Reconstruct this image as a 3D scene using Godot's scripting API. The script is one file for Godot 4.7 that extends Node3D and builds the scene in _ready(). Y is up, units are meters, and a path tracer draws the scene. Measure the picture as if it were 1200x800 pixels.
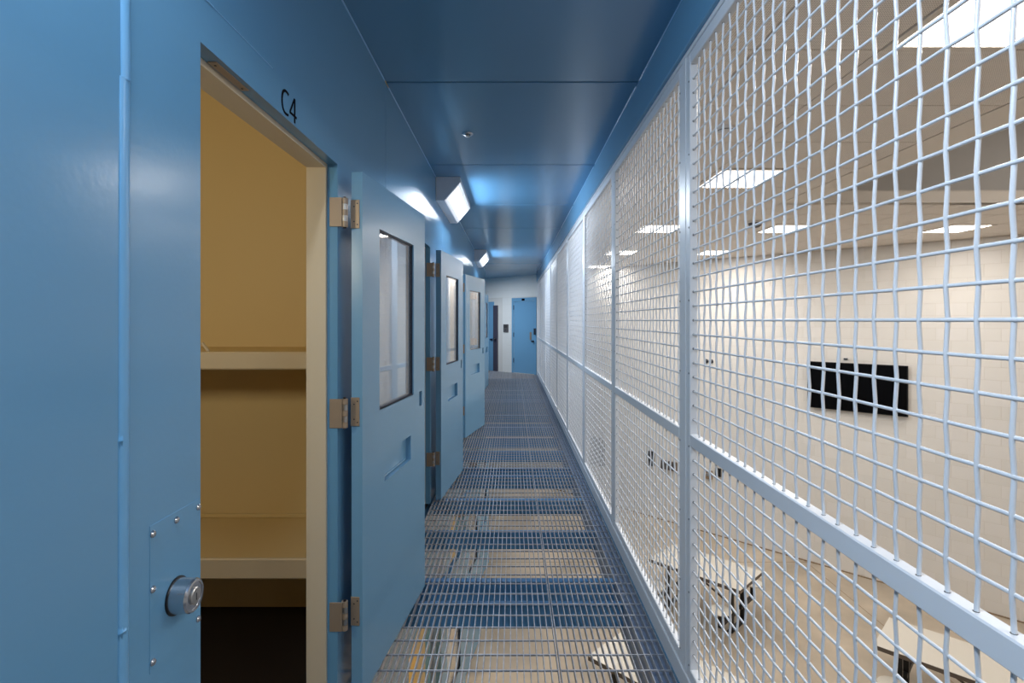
extends Node3D
# A blue steel walkway of cell doors with a white wire mesh screen, over a two-storey dayroom.
# X runs to the right, y up (walkway grating top = 0), Z (positive) runs down the corridor: node z = -Z.

const WX := 0.684          # half width of the corridor: face of the cell fronts, face of the beam
const EYE := 1.53
const CEIL := 2.82
const LOW := -3.07         # dayroom floor
const DCEIL := 2.85        # dayroom ceiling
const FAR := 16.1          # far wall: X + Z = FAR
const CELL := 2.42         # cell module
const BAY := 1.575         # mesh bay
const SCR := 0.704         # face of the mesh screen

var M := {}
var names := {}

# ------------------------------------------------------------------ helpers
func v(x: float, y: float, zz: float) -> Vector3:
	return Vector3(x, y, -zz)

func mb() -> SurfaceTool:
	var st := SurfaceTool.new()
	st.begin(Mesh.PRIMITIVE_TRIANGLES)
	return st

func tri(st: SurfaceTool, a: Vector3, b: Vector3, c: Vector3, n: Vector3) -> void:
	var flip := (b - a).cross(c - a).dot(n) > 0.0
	st.set_normal(n); st.add_vertex(a)
	st.set_normal(n); st.add_vertex(c if flip else b)
	st.set_normal(n); st.add_vertex(b if flip else c)

func quad(st: SurfaceTool, a: Vector3, b: Vector3, c: Vector3, d: Vector3, n: Vector3) -> void:
	tri(st, a, b, c, n)
	tri(st, a, c, d, n)

func box(st: SurfaceTool, p: Vector3, q: Vector3, t := Transform3D.IDENTITY) -> void:
	var lo := p.min(q)
	var hi := p.max(q)
	for ax in 3:
		for s in [0, 1]:
			var n := Vector3.ZERO
			n[ax] = 1.0 if s else -1.0
			var k: float = hi[ax] if s else lo[ax]
			var u := (ax + 1) % 3
			var w := (ax + 2) % 3
			var c := []
			for e in [[0, 0], [1, 0], [1, 1], [0, 1]]:
				var pt := Vector3.ZERO
				pt[ax] = k
				pt[u] = hi[u] if e[0] else lo[u]
				pt[w] = hi[w] if e[1] else lo[w]
				c.append(t * pt)
			quad(st, c[0], c[1], c[2], c[3], t.basis * n)

# box between two corners with chamfered edges
func cbox(st: SurfaceTool, p: Vector3, q: Vector3, ch := 0.003, t := Transform3D.IDENTITY) -> void:
	var ce := (p + q) / 2.0
	var h := ((p - q) / 2.0).abs()
	var k := minf(ch, minf(h.x, minf(h.y, h.z)) * 0.9)
	for ax in 3:
		var u := (ax + 1) % 3
		var w := (ax + 2) % 3
		for s in [-1.0, 1.0]:
			var n := Vector3.ZERO
			n[ax] = s
			var c := []
			for e in [[-1, -1], [1, -1], [1, 1], [-1, 1]]:
				var pt := Vector3.ZERO
				pt[ax] = s * h[ax]
				pt[u] = e[0] * (h[u] - k)
				pt[w] = e[1] * (h[w] - k)
				c.append(t * (ce + pt))
			quad(st, c[0], c[1], c[2], c[3], (t.basis * n).normalized())
		for s1 in [-1.0, 1.0]:
			for s2 in [-1.0, 1.0]:
				var n := Vector3.ZERO
				n[u] = s1
				n[w] = s2
				var c := []
				for e in [[0, -1], [1, -1], [1, 1], [0, 1]]:
					var pt := Vector3.ZERO
					pt[ax] = e[1] * (h[ax] - k)
					pt[u] = s1 * (h[u] - (k if e[0] else 0.0))
					pt[w] = s2 * (h[w] - (0.0 if e[0] else k))
					c.append(t * (ce + pt))
				quad(st, c[0], c[1], c[2], c[3], (t.basis * n).normalized())
	for sx in [-1.0, 1.0]:
		for sy in [-1.0, 1.0]:
			for sz in [-1.0, 1.0]:
				var s := Vector3(sx, sy, sz)
				var a := ce + s * (h - Vector3(0, k, k))
				var b := ce + s * (h - Vector3(k, 0, k))
				var c := ce + s * (h - Vector3(k, k, 0))
				tri(st, t * a, t * b, t * c, (t.basis * s).normalized())

# plate in local x (a), y (b), thickness 0..th along local z, with rectangular holes [a0, b0, a1, b1]
func plate(st: SurfaceTool, t: Transform3D, a0: float, b0: float, a1: float, b1: float, th: float, holes: Array) -> void:
	var xs := [a0, a1]
	var ys := [b0, b1]
	for h in holes:
		for k in [h[0], h[2]]:
			if k > a0 and k < a1: xs.append(k)
		for k in [h[1], h[3]]:
			if k > b0 and k < b1: ys.append(k)
	xs.sort(); ys.sort()
	var full := func(i: int, j: int) -> bool:
		if i < 0 or j < 0 or i >= xs.size() - 1 or j >= ys.size() - 1: return false
		var cx: float = (xs[i] + xs[i + 1]) / 2.0
		var cy: float = (ys[j] + ys[j + 1]) / 2.0
		for h in holes:
			if cx > h[0] and cx < h[2] and cy > h[1] and cy < h[3]: return false
		return true
	for i in xs.size() - 1:
		for j in ys.size() - 1:
			if xs[i + 1] - xs[i] < 1e-6 or ys[j + 1] - ys[j] < 1e-6 or not full.call(i, j): continue
			var x0: float = xs[i]
			var x1: float = xs[i + 1]
			var y0: float = ys[j]
			var y1: float = ys[j + 1]
			for z in [0.0, th]:
				quad(st, t * Vector3(x0, y0, z), t * Vector3(x1, y0, z), t * Vector3(x1, y1, z), t * Vector3(x0, y1, z), t.basis * Vector3(0, 0, 1 if z > 0 else -1))
			if not full.call(i - 1, j): quad(st, t * Vector3(x0, y0, 0), t * Vector3(x0, y1, 0), t * Vector3(x0, y1, th), t * Vector3(x0, y0, th), t.basis * Vector3.LEFT)
			if not full.call(i + 1, j): quad(st, t * Vector3(x1, y0, 0), t * Vector3(x1, y1, 0), t * Vector3(x1, y1, th), t * Vector3(x1, y0, th), t.basis * Vector3.RIGHT)
			if not full.call(i, j - 1): quad(st, t * Vector3(x0, y0, 0), t * Vector3(x1, y0, 0), t * Vector3(x1, y0, th), t * Vector3(x0, y0, th), t.basis * Vector3.DOWN)
			if not full.call(i, j + 1): quad(st, t * Vector3(x0, y1, 0), t * Vector3(x1, y1, 0), t * Vector3(x1, y1, th), t * Vector3(x0, y1, th), t.basis * Vector3.UP)

func tube(st: SurfaceTool, pts: Array, r: float, sides: int, caps := true) -> void:
	var rings := []
	for i in pts.size():
		var d: Vector3 = (pts[mini(i + 1, pts.size() - 1)] - pts[maxi(i - 1, 0)]).normalized()
		var up := Vector3.UP if absf(d.y) < 0.9 else Vector3.RIGHT
		var a := d.cross(up).normalized()
		var b := a.cross(d).normalized()
		var ring := []
		for k in sides:
			var an := TAU * k / sides
			var n := a * cos(an) + b * sin(an)
			ring.append([pts[i] + n * r, n])
		rings.append(ring)
	for i in rings.size() - 1:
		for k in sides:
			var p = [rings[i][k], rings[i][(k + 1) % sides], rings[i + 1][(k + 1) % sides], rings[i + 1][k]]
			for f in [[0, 1, 2], [0, 2, 3]]:
				var o = [p[f[0]], p[f[1]], p[f[2]]]
				if (o[1][0] - o[0][0]).cross(o[2][0] - o[0][0]).dot(o[0][1]) > 0.0: o = [o[0], o[2], o[1]]
				for q in o:
					st.set_normal(q[1]); st.add_vertex(q[0])
	if caps:
		for e in [0, rings.size() - 1]:
			var d: Vector3 = (pts[0] - pts[1]).normalized() if e == 0 else (pts[e] - pts[e - 1]).normalized()
			for k in range(1, sides - 1):
				tri(st, rings[e][0][0], rings[e][k][0], rings[e][k + 1][0], d)

# surface of revolution about local y: profile of [radius, height]
func lathe(st: SurfaceTool, t: Transform3D, prof: Array, seg := 20) -> void:
	for i in prof.size() - 1:
		var r0: float = prof[i][0]
		var h0: float = prof[i][1]
		var r1: float = prof[i + 1][0]
		var h1: float = prof[i + 1][1]
		var sl := Vector2(h1 - h0, r0 - r1).normalized()
		for k in seg:
			var a0 := TAU * k / seg
			var a1 := TAU * (k + 1) / seg
			var d0 := Vector3(cos(a0), 0, sin(a0))
			var d1 := Vector3(cos(a1), 0, sin(a1))
			var p := [d0 * r0 + Vector3.UP * h0, d1 * r0 + Vector3.UP * h0, d1 * r1 + Vector3.UP * h1, d0 * r1 + Vector3.UP * h1]
			var n := [d0 * sl.x + Vector3.UP * sl.y, d1 * sl.x + Vector3.UP * sl.y, d1 * sl.x + Vector3.UP * sl.y, d0 * sl.x + Vector3.UP * sl.y]
			for f in [[0, 1, 2], [0, 2, 3]]:
				var o: Array = f.duplicate()
				if (p[f[1]] - p[f[0]]).cross(p[f[2]] - p[f[0]]).dot(n[f[0]] + n[f[2]]) > 0.0: o = [f[0], f[2], f[1]]
				for q in o:
					st.set_normal((t.basis * n[q]).normalized()); st.add_vertex(t * p[q])

func numbered(called: String) -> String:
	if not names.has(called):
		names[called] = 0
		return called
	names[called] += 1
	return "%s_%03d" % [called, names[called]]

func obj(called: String, st: SurfaceTool, m: Material, parent: Node3D = null) -> MeshInstance3D:
	return inst(called, st.commit(), m, parent)

func inst(called: String, mesh: Mesh, m: Material, parent: Node3D = null, at := Vector3.ZERO) -> MeshInstance3D:
	var o := MeshInstance3D.new()
	o.mesh = mesh
	o.material_override = m
	o.position = at
	if parent == null:
		o.name = numbered(called)
		add_child(o)
	else:
		o.name = called
		parent.add_child(o, true)
	return o

func sub(called: String, parent: Node3D, at := Vector3.ZERO) -> Node3D:
	var o := Node3D.new()
	o.name = called
	parent.add_child(o, true)
	o.position = at
	return o

func thing(called: String, label: String, category: String, at := Vector3.ZERO, group := "") -> Node3D:
	var o := Node3D.new()
	o.name = numbered(called)
	add_child(o)
	o.position = at
	return tag(o, label, category, group)

func tag(o: Node3D, label: String, category: String, group := "") -> Node3D:
	o.set_meta("label", label)
	o.set_meta("category", category)
	if group: o.set_meta("group", group)
	return o

func setting(called: String, label: String, category: String, at := Vector3.ZERO) -> Node3D:
	var o := thing(called, label, category, at)
	o.set_meta("kind", "structure")
	return o

func stuff(o: Node3D) -> Node3D:
	o.set_meta("kind", "stuff")
	return o

func mat(r: int, g: int, b: int, rough: float, metal := 0.0, spec := 0.5) -> StandardMaterial3D:
	var m := StandardMaterial3D.new()
	m.albedo_color = Color8(r, g, b)
	m.roughness = rough
	m.metallic = metal
	m.metallic_specular = spec
	return m

func noise_tex(freq: float, lo: Color, hi: Color, sd: int, size := 512, oct := 4) -> NoiseTexture2D:
	var n := FastNoiseLite.new()
	n.seed = sd
	n.frequency = freq
	n.fractal_octaves = oct
	var t := NoiseTexture2D.new()
	t.width = size
	t.height = size
	t.seamless = true
	t.noise = n
	var g := Gradient.new()
	g.set_color(0, lo)
	g.set_color(1, hi)
	t.color_ramp = g
	return t

func mottle(m: StandardMaterial3D, freq: float, amount: float, scale: float, sd: int) -> void:
	m.albedo_texture = noise_tex(freq, Color(1.0 - amount, 1.0 - amount, 1.0 - amount), Color.WHITE, sd)
	m.uv1_triplanar = true
	m.uv1_world_triplanar = true
	m.uv1_scale = Vector3.ONE * scale

func peel(m: StandardMaterial3D, freq: float, depth: float, scale: float, sd: int) -> void:
	m.heightmap_enabled = true
	m.heightmap_texture = noise_tex(freq, Color.BLACK, Color.WHITE, sd, 512, 2)
	m.heightmap_scale = depth
	m.uv1_triplanar = true
	m.uv1_world_triplanar = true
	m.uv1_scale = Vector3.ONE * scale

func area(called: String, parent: Node3D, at: Vector3, down: Vector3, along: Vector3, size: Vector2, energy: float, col: Color) -> void:
	var l := AreaLight3D.new()
	l.name = called
	parent.add_child(l, true)
	var zc := -down.normalized()
	var yc := along.normalized()
	l.transform = Transform3D(Basis(yc.cross(zc), yc, zc), at)
	l.area_size = size
	l.light_energy = energy
	l.light_color = col
	l.area_range = 40.0
	l.shadow_enabled = true

# point on the far wall: s along it (to the right), n out of it
func fw(s: float, y: float, n := 0.0) -> Vector3:
	return Vector3(s * 0.70711 - n * 0.70711, y, -FAR + s * 0.70711 + n * 0.70711)

func far_node(o: Node3D, s: float, y: float, n := 0.0) -> Node3D:
	o.transform = Transform3D(Basis(Vector3.UP, -PI / 4.0), fw(s, y, n))
	return o

const ORD := ["first", "second", "third", "fourth", "fifth", "sixth", "seventh", "eighth", "ninth", "tenth", "eleventh", "twelfth"]

# ------------------------------------------------------------------ camera, exposure, light
const DAY_E := 1.85
const DAY_COL := Color(1.0, 0.98, 0.955)
const COR_E := 1.85
const COR_COL := Color(0.9, 0.95, 1.0)

func camera_and_air() -> void:
	var cam := Camera3D.new()
	cam.name = "camera"
	add_child(cam)
	cam.position = Vector3(0, EYE, 0)
	cam.projection = Camera3D.PROJECTION_FRUSTUM
	cam.near = 0.05
	cam.far = 80.0
	cam.size = 0.05 * 800.0 / 640.0
	cam.frustum_offset = Vector2(0, -0.05 * 24.5 / 640.0)
	cam.current = true
	var we := WorldEnvironment.new()
	we.name = "environment"
	var e := Environment.new()
	e.background_mode = Environment.BG_COLOR
	e.background_color = Color.BLACK
	e.tonemap_mode = Environment.TONE_MAPPER_LINEAR
	e.tonemap_exposure = 1.65
	e.sdfgi_enabled = true
	e.ssao_enabled = true
	e.ssil_enabled = true
	we.environment = e
	add_child(we)

func materials() -> void:
	M.blue = mat(104, 157, 194, 0.22)
	peel(M.blue, 0.03, 0.012, 3.0, 11)
	M.blue_ceiling = mat(90, 142, 181, 0.2)
	M.blue_door = mat(118, 167, 201, 0.26)
	peel(M.blue_door, 0.03, 0.012, 3.0, 12)
	M.blue_beam = mat(88, 152, 204, 0.4)
	M.edge_blue = mat(126, 144, 172, 0.45)
	M.bead = mat(112, 172, 216, 0.3)
	M.cream = mat(212, 198, 172, 0.45)
	M.tan = mat(218, 196, 146, 0.55)
	M.dark_floor = mat(40, 34, 32, 0.6)
	M.white_steel = mat(226, 230, 236, 0.3)
	M.galv = mat(196, 200, 210, 0.4, 0.3)
	mottle(M.galv, 0.02, 0.25, 2.0, 21)
	M.hinge = mat(168, 150, 130, 0.42, 0.35)
	M.pin = mat(190, 188, 184, 0.3, 0.9)
	M.steel = mat(196, 198, 202, 0.22, 0.95)
	M.screw_dark = mat(60, 66, 76, 0.4, 0.5)
	M.black = mat(18, 18, 22, 0.4)
	M.black_gloss = mat(5, 5, 8, 0.3, 0.0, 0.25)
	M.bezel = mat(14, 14, 16, 0.3)
	M.dark_slot = mat(34, 66, 104, 0.4)
	M.gasket = mat(20, 32, 54, 0.5)
	M.block = mat(240, 235, 228, 0.5)
	M.block_b = mat(238, 233, 226, 0.5)
	M.block_c = mat(242, 237, 231, 0.5)
	M.mortar = mat(228, 221, 212, 0.7)
	M.room_wall = mat(238, 231, 222, 0.6)
	M.concrete = mat(207, 190, 168, 0.42)
	mottle(M.concrete, 0.006, 0.2, 0.25, 31)
	M.joint = mat(150, 128, 104, 0.8)
	M.tile = mat(244, 235, 226, 0.6)
	M.tile.albedo_texture = dots()
	M.tile.uv1_triplanar = true
	M.tile.uv1_world_triplanar = true
	M.tile.uv1_scale = Vector3.ONE * 4.0
	M.tile_frame = mat(232, 222, 210, 0.5)
	M.grid = mat(168, 156, 146, 0.6)
	M.coffer = mat(178, 173, 168, 0.7)
	M.table = mat(222, 214, 200, 0.22)
	M.table_edge = mat(104, 92, 82, 0.5)
	M.sign_black = mat(12, 15, 24, 0.85, 0.0, 0.2)
	M.grey_box = mat(92, 88, 88, 0.5)
	M.grey_door = mat(74, 72, 86, 0.5)
	M.lamp_case = mat(234, 235, 238, 0.4)
	M.lit = mat(255, 255, 255, 0.5)
	M.lit.emission_enabled = true
	M.lit.emission = Color(1.0, 0.98, 0.95)
	M.lit.emission_energy_multiplier = 3.0
	M.lit_cool = M.lit.duplicate()
	M.lit_cool.emission = Color(0.97, 0.99, 1.0)
	M.lit_warm = M.lit.duplicate()
	M.lit_warm.emission = Color(1.0, 0.9, 0.74)
	M.lens_rim = mat(245, 246, 250, 0.4)
	M.lens_rim.emission_enabled = true
	M.lens_rim.emission = Color(0.95, 0.97, 1.0)
	M.lens_rim.emission_energy_multiplier = 0.35
	M.glass = mat(235, 242, 245, 0.0)
	M.glass.transparency = BaseMaterial3D.TRANSPARENCY_ALPHA
	M.glass.albedo_color.a = 0.08

# perforated ceiling tile: rows of small dark holes
func dots() -> ImageTexture:
	var im := Image.create(256, 256, false, Image.FORMAT_RGB8)
	im.fill(Color.WHITE)
	for i in 24:
		for j in 24:
			im.fill_rect(Rect2i(int(i * 256.0 / 24), int(j * 256.0 / 24), 4, 4), Color(0.62, 0.6, 0.58))
	im.generate_mipmaps()
	return ImageTexture.create_from_image(im)

# ------------------------------------------------------------------ the setting
func opening(n: int) -> Array:               # Z range of the n-th doorway
	return [1.199 + CELL * n, 2.14 + CELL * n]

func cell_fronts() -> void:
	var TZ := Transform3D(Basis(Vector3(0, 0, -1), Vector3.UP, Vector3(1, 0, 0)), Vector3.ZERO)   # local x = Z, local z = +X
	var w := setting("wall_left", "blue painted steel cell fronts along the left of the walkway", "wall")
	var far_end := 14.2
	var cuts := [-6.0]
	for n in range(-1, 5): cuts.append(2.957 + CELL * n)
	cuts.append(far_end)
	for k in cuts.size() - 1:
		var a: float = cuts[k] + 0.002
		var b: float = cuts[k + 1] - 0.002
		var holes := []
		var inner := []
		for n in 5:
			var o := opening(n)
			if o[0] > a and o[1] < b:
				holes.append([o[0], -1.0, o[1], 2.142])
				inner.append([o[0] + 0.016, -1.0, o[1] - 0.016, 2.126])
		var st := mb()
		plate(st, TZ.translated(Vector3(-WX - 0.04, 0, 0)), a, 0.0, b, 2.815, 0.04, holes)
		obj("wall_panel", st, M.blue, w)
		st = mb()
		plate(st, TZ.translated(Vector3(-0.80, 0, 0)), cuts[k], 0.0, cuts[k + 1], 2.815, 0.075, inner)
		obj("frame_liner", st, M.cream, w)
	# sealant beads: the vertical one beside the nearest doorway, the fading one over it, the ceiling line
	var st := mb()
	bead(st, v(-WX, 2.815, 0.958), v(-WX, 1.955, 0.966), 0.011, 0.006)
	bead(st, v(-WX, 1.957, 0.964), v(-WX, 0.0, 0.957), 0.0125, 0.005)
	for p in [[1.32, 0.012], [0.985, 0.013], [1.1, 0.011], [0.72, 0.013]]:
		var lump := []
		for i in 7: lump.append([p[1] * sin(PI * i / 6.0), (i - 3) * 0.011])
		lathe(st, Transform3D(Basis.from_scale(Vector3(0.4, 1.6, 1.0)), v(-WX, p[0], 0.96)), lump, 10)
	obj("sealant_bead", st, M.bead, w)
	st = mb()
	bead(st, v(-WX, 2.247, 0.5), v(-WX, 2.247, 1.25), 0.0026, 0.002)
	bead(st, v(-WX, 2.247, 1.25), v(-WX, 2.25, 1.56), 0.0016, 0.001)
	obj("header_seam", st, M.bead, w)
	st = mb()
	for k in cuts.size() - 1:
		bead(st, v(-WX, 2.818, maxf(cuts[k], -1.0) + 0.06), v(-WX, 2.818, cuts[k + 1] - 0.03), 0.005, 0.004)
	obj("ceiling_bead", st, M.bead, w)
	# lock cover plate beside the nearest doorway
	st = mb()
	cbox(st, v(-WX, 0.862, 1.03), v(-WX + 0.0012, 1.142, 1.197), 0.0006)
	var lp := obj("lock_plate", st, M.blue, w)
	st = mb()
	var sm := mb()
	lathe(sm, Transform3D(Basis(Vector3.BACK, -PI / 2), Vector3.ZERO), [[0.0072, 0.0], [0.007, 0.002], [0.005, 0.0044], [0.0, 0.0052]], 14)
	var screw_mesh := sm.commit()
	for p in [[1.037, 1.125], [1.11, 1.125], [1.187, 1.125], [1.037, 1.02], [1.037, 0.882], [1.187, 0.882]]:
		inst("screw", screw_mesh, M.steel, lp, v(-WX + 0.0012, p[1], p[0]))
	# head strike over the doorway
	st = mb()
	cbox(st, v(-0.698, 2.139, 1.29), v(-0.72, 2.1425, 1.45), 0.001)
	var hs := obj("strike_plate", st, M.hinge, w)
	for z in [1.305, 1.435]:
		st = mb()
		lathe(st, Transform3D(Basis(Vector3.RIGHT, PI), v(-0.709, 2.139, z)), [[0.003, 0.0], [0.003, 0.001], [0.0, 0.0012]], 8)
		obj("screw", st, M.black, hs)
	# end of the cell block
	st = mb()
	box(st, v(-3.4, 0, far_end - 0.1), v(-0.8, CEIL, far_end))
	obj("end_return", st, M.blue, w)
	# key cylinder
	var kc := thing("key_cylinder", "round brushed steel lock cylinder on the blue wall beside the nearest doorway", "lock", v(-WX + 0.0012, 0.971, 1.111))
	var turn := Transform3D(Basis(Vector3.BACK, -PI / 2), Vector3.ZERO)
	st = mb()
	lathe(st, turn, [[0.0375, 0.0], [0.0375, 0.003], [0.0345, 0.0035]], 32)
	obj("collar", st, M.black, kc)
	st = mb()
	lathe(st, turn, [[0.0345, 0.002], [0.0335, 0.03], [0.0335, 0.034], [0.031, 0.038], [0.027, 0.0385], [0.0265, 0.0365], [0.0, 0.0365]], 32)
	obj("barrel", st, M.steel, kc)
	st = mb()
	lathe(st, turn, [[0.017, 0.0365], [0.017, 0.0395], [0.015, 0.041], [0.0, 0.041]], 24)
	var plug := obj("plug", st, M.pin, kc)
	st = mb()
	box(st, Vector3(0.0405, -0.009, -0.0016), Vector3(0.0414, 0.006, 0.0016))
	obj("keyway", st, M.black, plug)
	# number over the doorway
	var tm := TextMesh.new()
	tm.text = "C4"
	var f := SystemFont.new()
	f.font_names = PackedStringArray(["Droid Sans"])
	tm.font = f
	tm.font_size = 64
	tm.pixel_size = 0.00166
	tm.depth = 0.001
	tm.horizontal_alignment = HORIZONTAL_ALIGNMENT_LEFT
	tm.vertical_alignment = VERTICAL_ALIGNMENT_BOTTOM
	var c4 := inst("cell_number", tm, M.sign_black)
	c4.transform = Transform3D(Basis(Vector3.UP, PI / 2), v(-WX + 0.0006, 2.124, 1.612))
	tag(c4, "black characters C4 painted above the nearest doorway", "lettering")

func bead(st: SurfaceTool, a: Vector3, b: Vector3, half: float, proud: float) -> void:
	# rounded strip on the cell-front face (normal +X)
	var d := (b - a).normalized()
	var side := Vector3.RIGHT.cross(d)
	var ring := func(p: Vector3) -> Array:
		var o := []
		for i in 7:
			var an := PI * i / 6.0
			o.append([p + side * cos(an) * half + Vector3.RIGHT * sin(an) * proud, (side * cos(an) / half + Vector3.RIGHT * sin(an) / proud).normalized()])
		return o
	var ra: Array = ring.call(a)
	var rb: Array = ring.call(b)
	for i in 6:
		var p := [ra[i], ra[i + 1], rb[i + 1], rb[i]]
		for f in [[0, 1, 2], [0, 2, 3]]:
			var o: Array = f.duplicate()
			if (p[f[1]][0] - p[f[0]][0]).cross(p[f[2]][0] - p[f[0]][0]).dot(p[f[0]][1]) > 0.0: o = [f[0], f[2], f[1]]
			for q in o:
				st.set_normal(p[q][1]); st.add_vertex(p[q][0])

func cells() -> void:
	# upper and lower cells: back wall, party walls, slab and cell ceilings
	var w := setting("wall_cells", "tan painted walls inside the cells", "wall")
	var st := mb()
	box(st, v(-3.4, LOW, -6.0), v(-3.3, CEIL, 14.2))
	obj("back_wall", st, M.tan, w)
	for n in range(-1, 5):
		st = mb()
		var z := 2.957 + CELL * n
		box(st, v(-3.3, 0.0, z - 0.037), v(-0.8, CEIL, z + 0.037))
		box(st, v(-3.3, LOW, z - 0.037), v(-0.8, -0.2, z + 0.037))
		obj("party_wall", st, M.tan, w)
	st = mb()
	box(st, v(-3.3, -0.2, -6.0), v(-0.724, 0.0, 14.2))
	obj("slab", st, M.dark_floor, w)
	st = mb()
	box(st, v(-3.4, CEIL, -6.0), v(-WX, CEIL + 0.1, 14.2))
	box(st, v(-3.3, -0.24, -6.0), v(-0.8, -0.2, 14.2))
	obj("cell_ceiling", st, M.tan, w)
	# bunks of the open cell
	var b0 := thing("bunk", "cream steel lower bunk in the open tan cell", "bunk", v(-2.0, 0.48, 2.92))
	st = mb()
	cbox(st, Vector3(-1.25, -0.022, 0.0), Vector3(1.15, 0.0, 0.518), 0.004)
	obj("deck", st, M.tan, b0)
	st = mb()
	cbox(st, Vector3(-1.25, -0.088, 0.5), Vector3(1.15, 0.003, 0.52), 0.006)
	obj("front_lip", st, M.cream, b0)
	st = mb()
	cbox(st, Vector3(-1.25, -0.15, 0.28), Vector3(1.15, -0.022, 0.3), 0.003)
	obj("rear_rail", st, M.tan, b0)
	st = mb()
	cbox(st, Vector3(-1.25, 0.0, 0.0), Vector3(1.15, 0.02, 0.012), 0.003)
	obj("back_flange", st, M.tan, b0)
	var b1 := thing("shelf_bunk", "narrow cream steel upper bunk on the tan cell wall", "bunk", v(-2.0, 1.39, 2.92))
	st = mb()
	cbox(st, Vector3(-1.25, -0.02, 0.0), Vector3(1.15, 0.0, 0.515), 0.004)
	obj("deck", st, M.tan, b1)
	st = mb()
	cbox(st, Vector3(-1.25, -0.076, 0.5), Vector3(1.15, 0.003, 0.52), 0.006)
	obj("front_lip", st, M.cream, b1)
	st = mb()
	cbox(st, Vector3(-0.05, 0.0, 0.0), Vector3(0.0, 0.012, 0.012), 0.003, Transform3D(Basis(Vector3.BACK, -0.9), Vector3(0.655, 0.0, 0.5)))
	obj("end_guard", st, M.cream, b1)
	# lamps of the open cell and of the lit cells below
	cell_lamp(v(-1.7, 1.95, 0.576), 0.55, "warm square cell lamp on the near side wall of the open cell", PI / 2)
	cell_lamp(v(-2.2, -0.24, 4.0), 1.6, "warm square cell lamp on the ceiling of a lower cell")
	cell_lamp(v(-2.2, -0.24, 6.42), 1.6, "warm square cell lamp further down in a lower cell")

func cell_lamp(at: Vector3, e: float, label: String, tilt := 0.0) -> void:
	var t := thing("cell_lamp", label, "lamp", at)
	t.rotation.x = tilt
	var st := mb()
	cbox(st, Vector3(-0.16, -0.07, -0.16), Vector3(0.16, 0, 0.16), 0.01)
	obj("housing", st, M.cream, t)
	st = mb()
	box(st, Vector3(-0.13, -0.074, -0.13), Vector3(0.13, -0.07, 0.13))
	obj("lens", st, M.lit_warm, t)
	area("cell_light", t, Vector3(0, -0.078, 0), Vector3.DOWN, Vector3(0, 0, 1), Vector2(0.26, 0.26), e, Color(1.0, 0.95, 0.82))

func lower_fronts() -> void:
	var TZ := Transform3D(Basis(Vector3(0, 0, -1), Vector3.UP, Vector3(1, 0, 0)), Vector3.ZERO)
	var w := setting("wall_lower", "blue cell fronts of the lower level below the walkway", "wall")
	var holes := []
	for n in 5:
		var o := opening(n)
		holes.append([o[0], LOW - 1.0, o[1], LOW + 2.35])
	var st := mb()
	plate(st, TZ.translated(Vector3(-WX - 0.04, 0, 0)), -6.0, LOW, 14.2, -0.05, 0.04, holes)
	obj("wall_panel", st, M.blue_door, w)
	st = mb()
	plate(st, TZ.translated(Vector3(-0.80, 0, 0)), -6.0, LOW, 14.2, -0.2, 0.075, holes)
	obj("frame_liner", st, M.cream, w)
	st = mb()
	box(st, v(-3.4, LOW, 14.1), v(-0.8, -0.05, 14.2))
	obj("end_return", st, M.blue_door, w)

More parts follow.
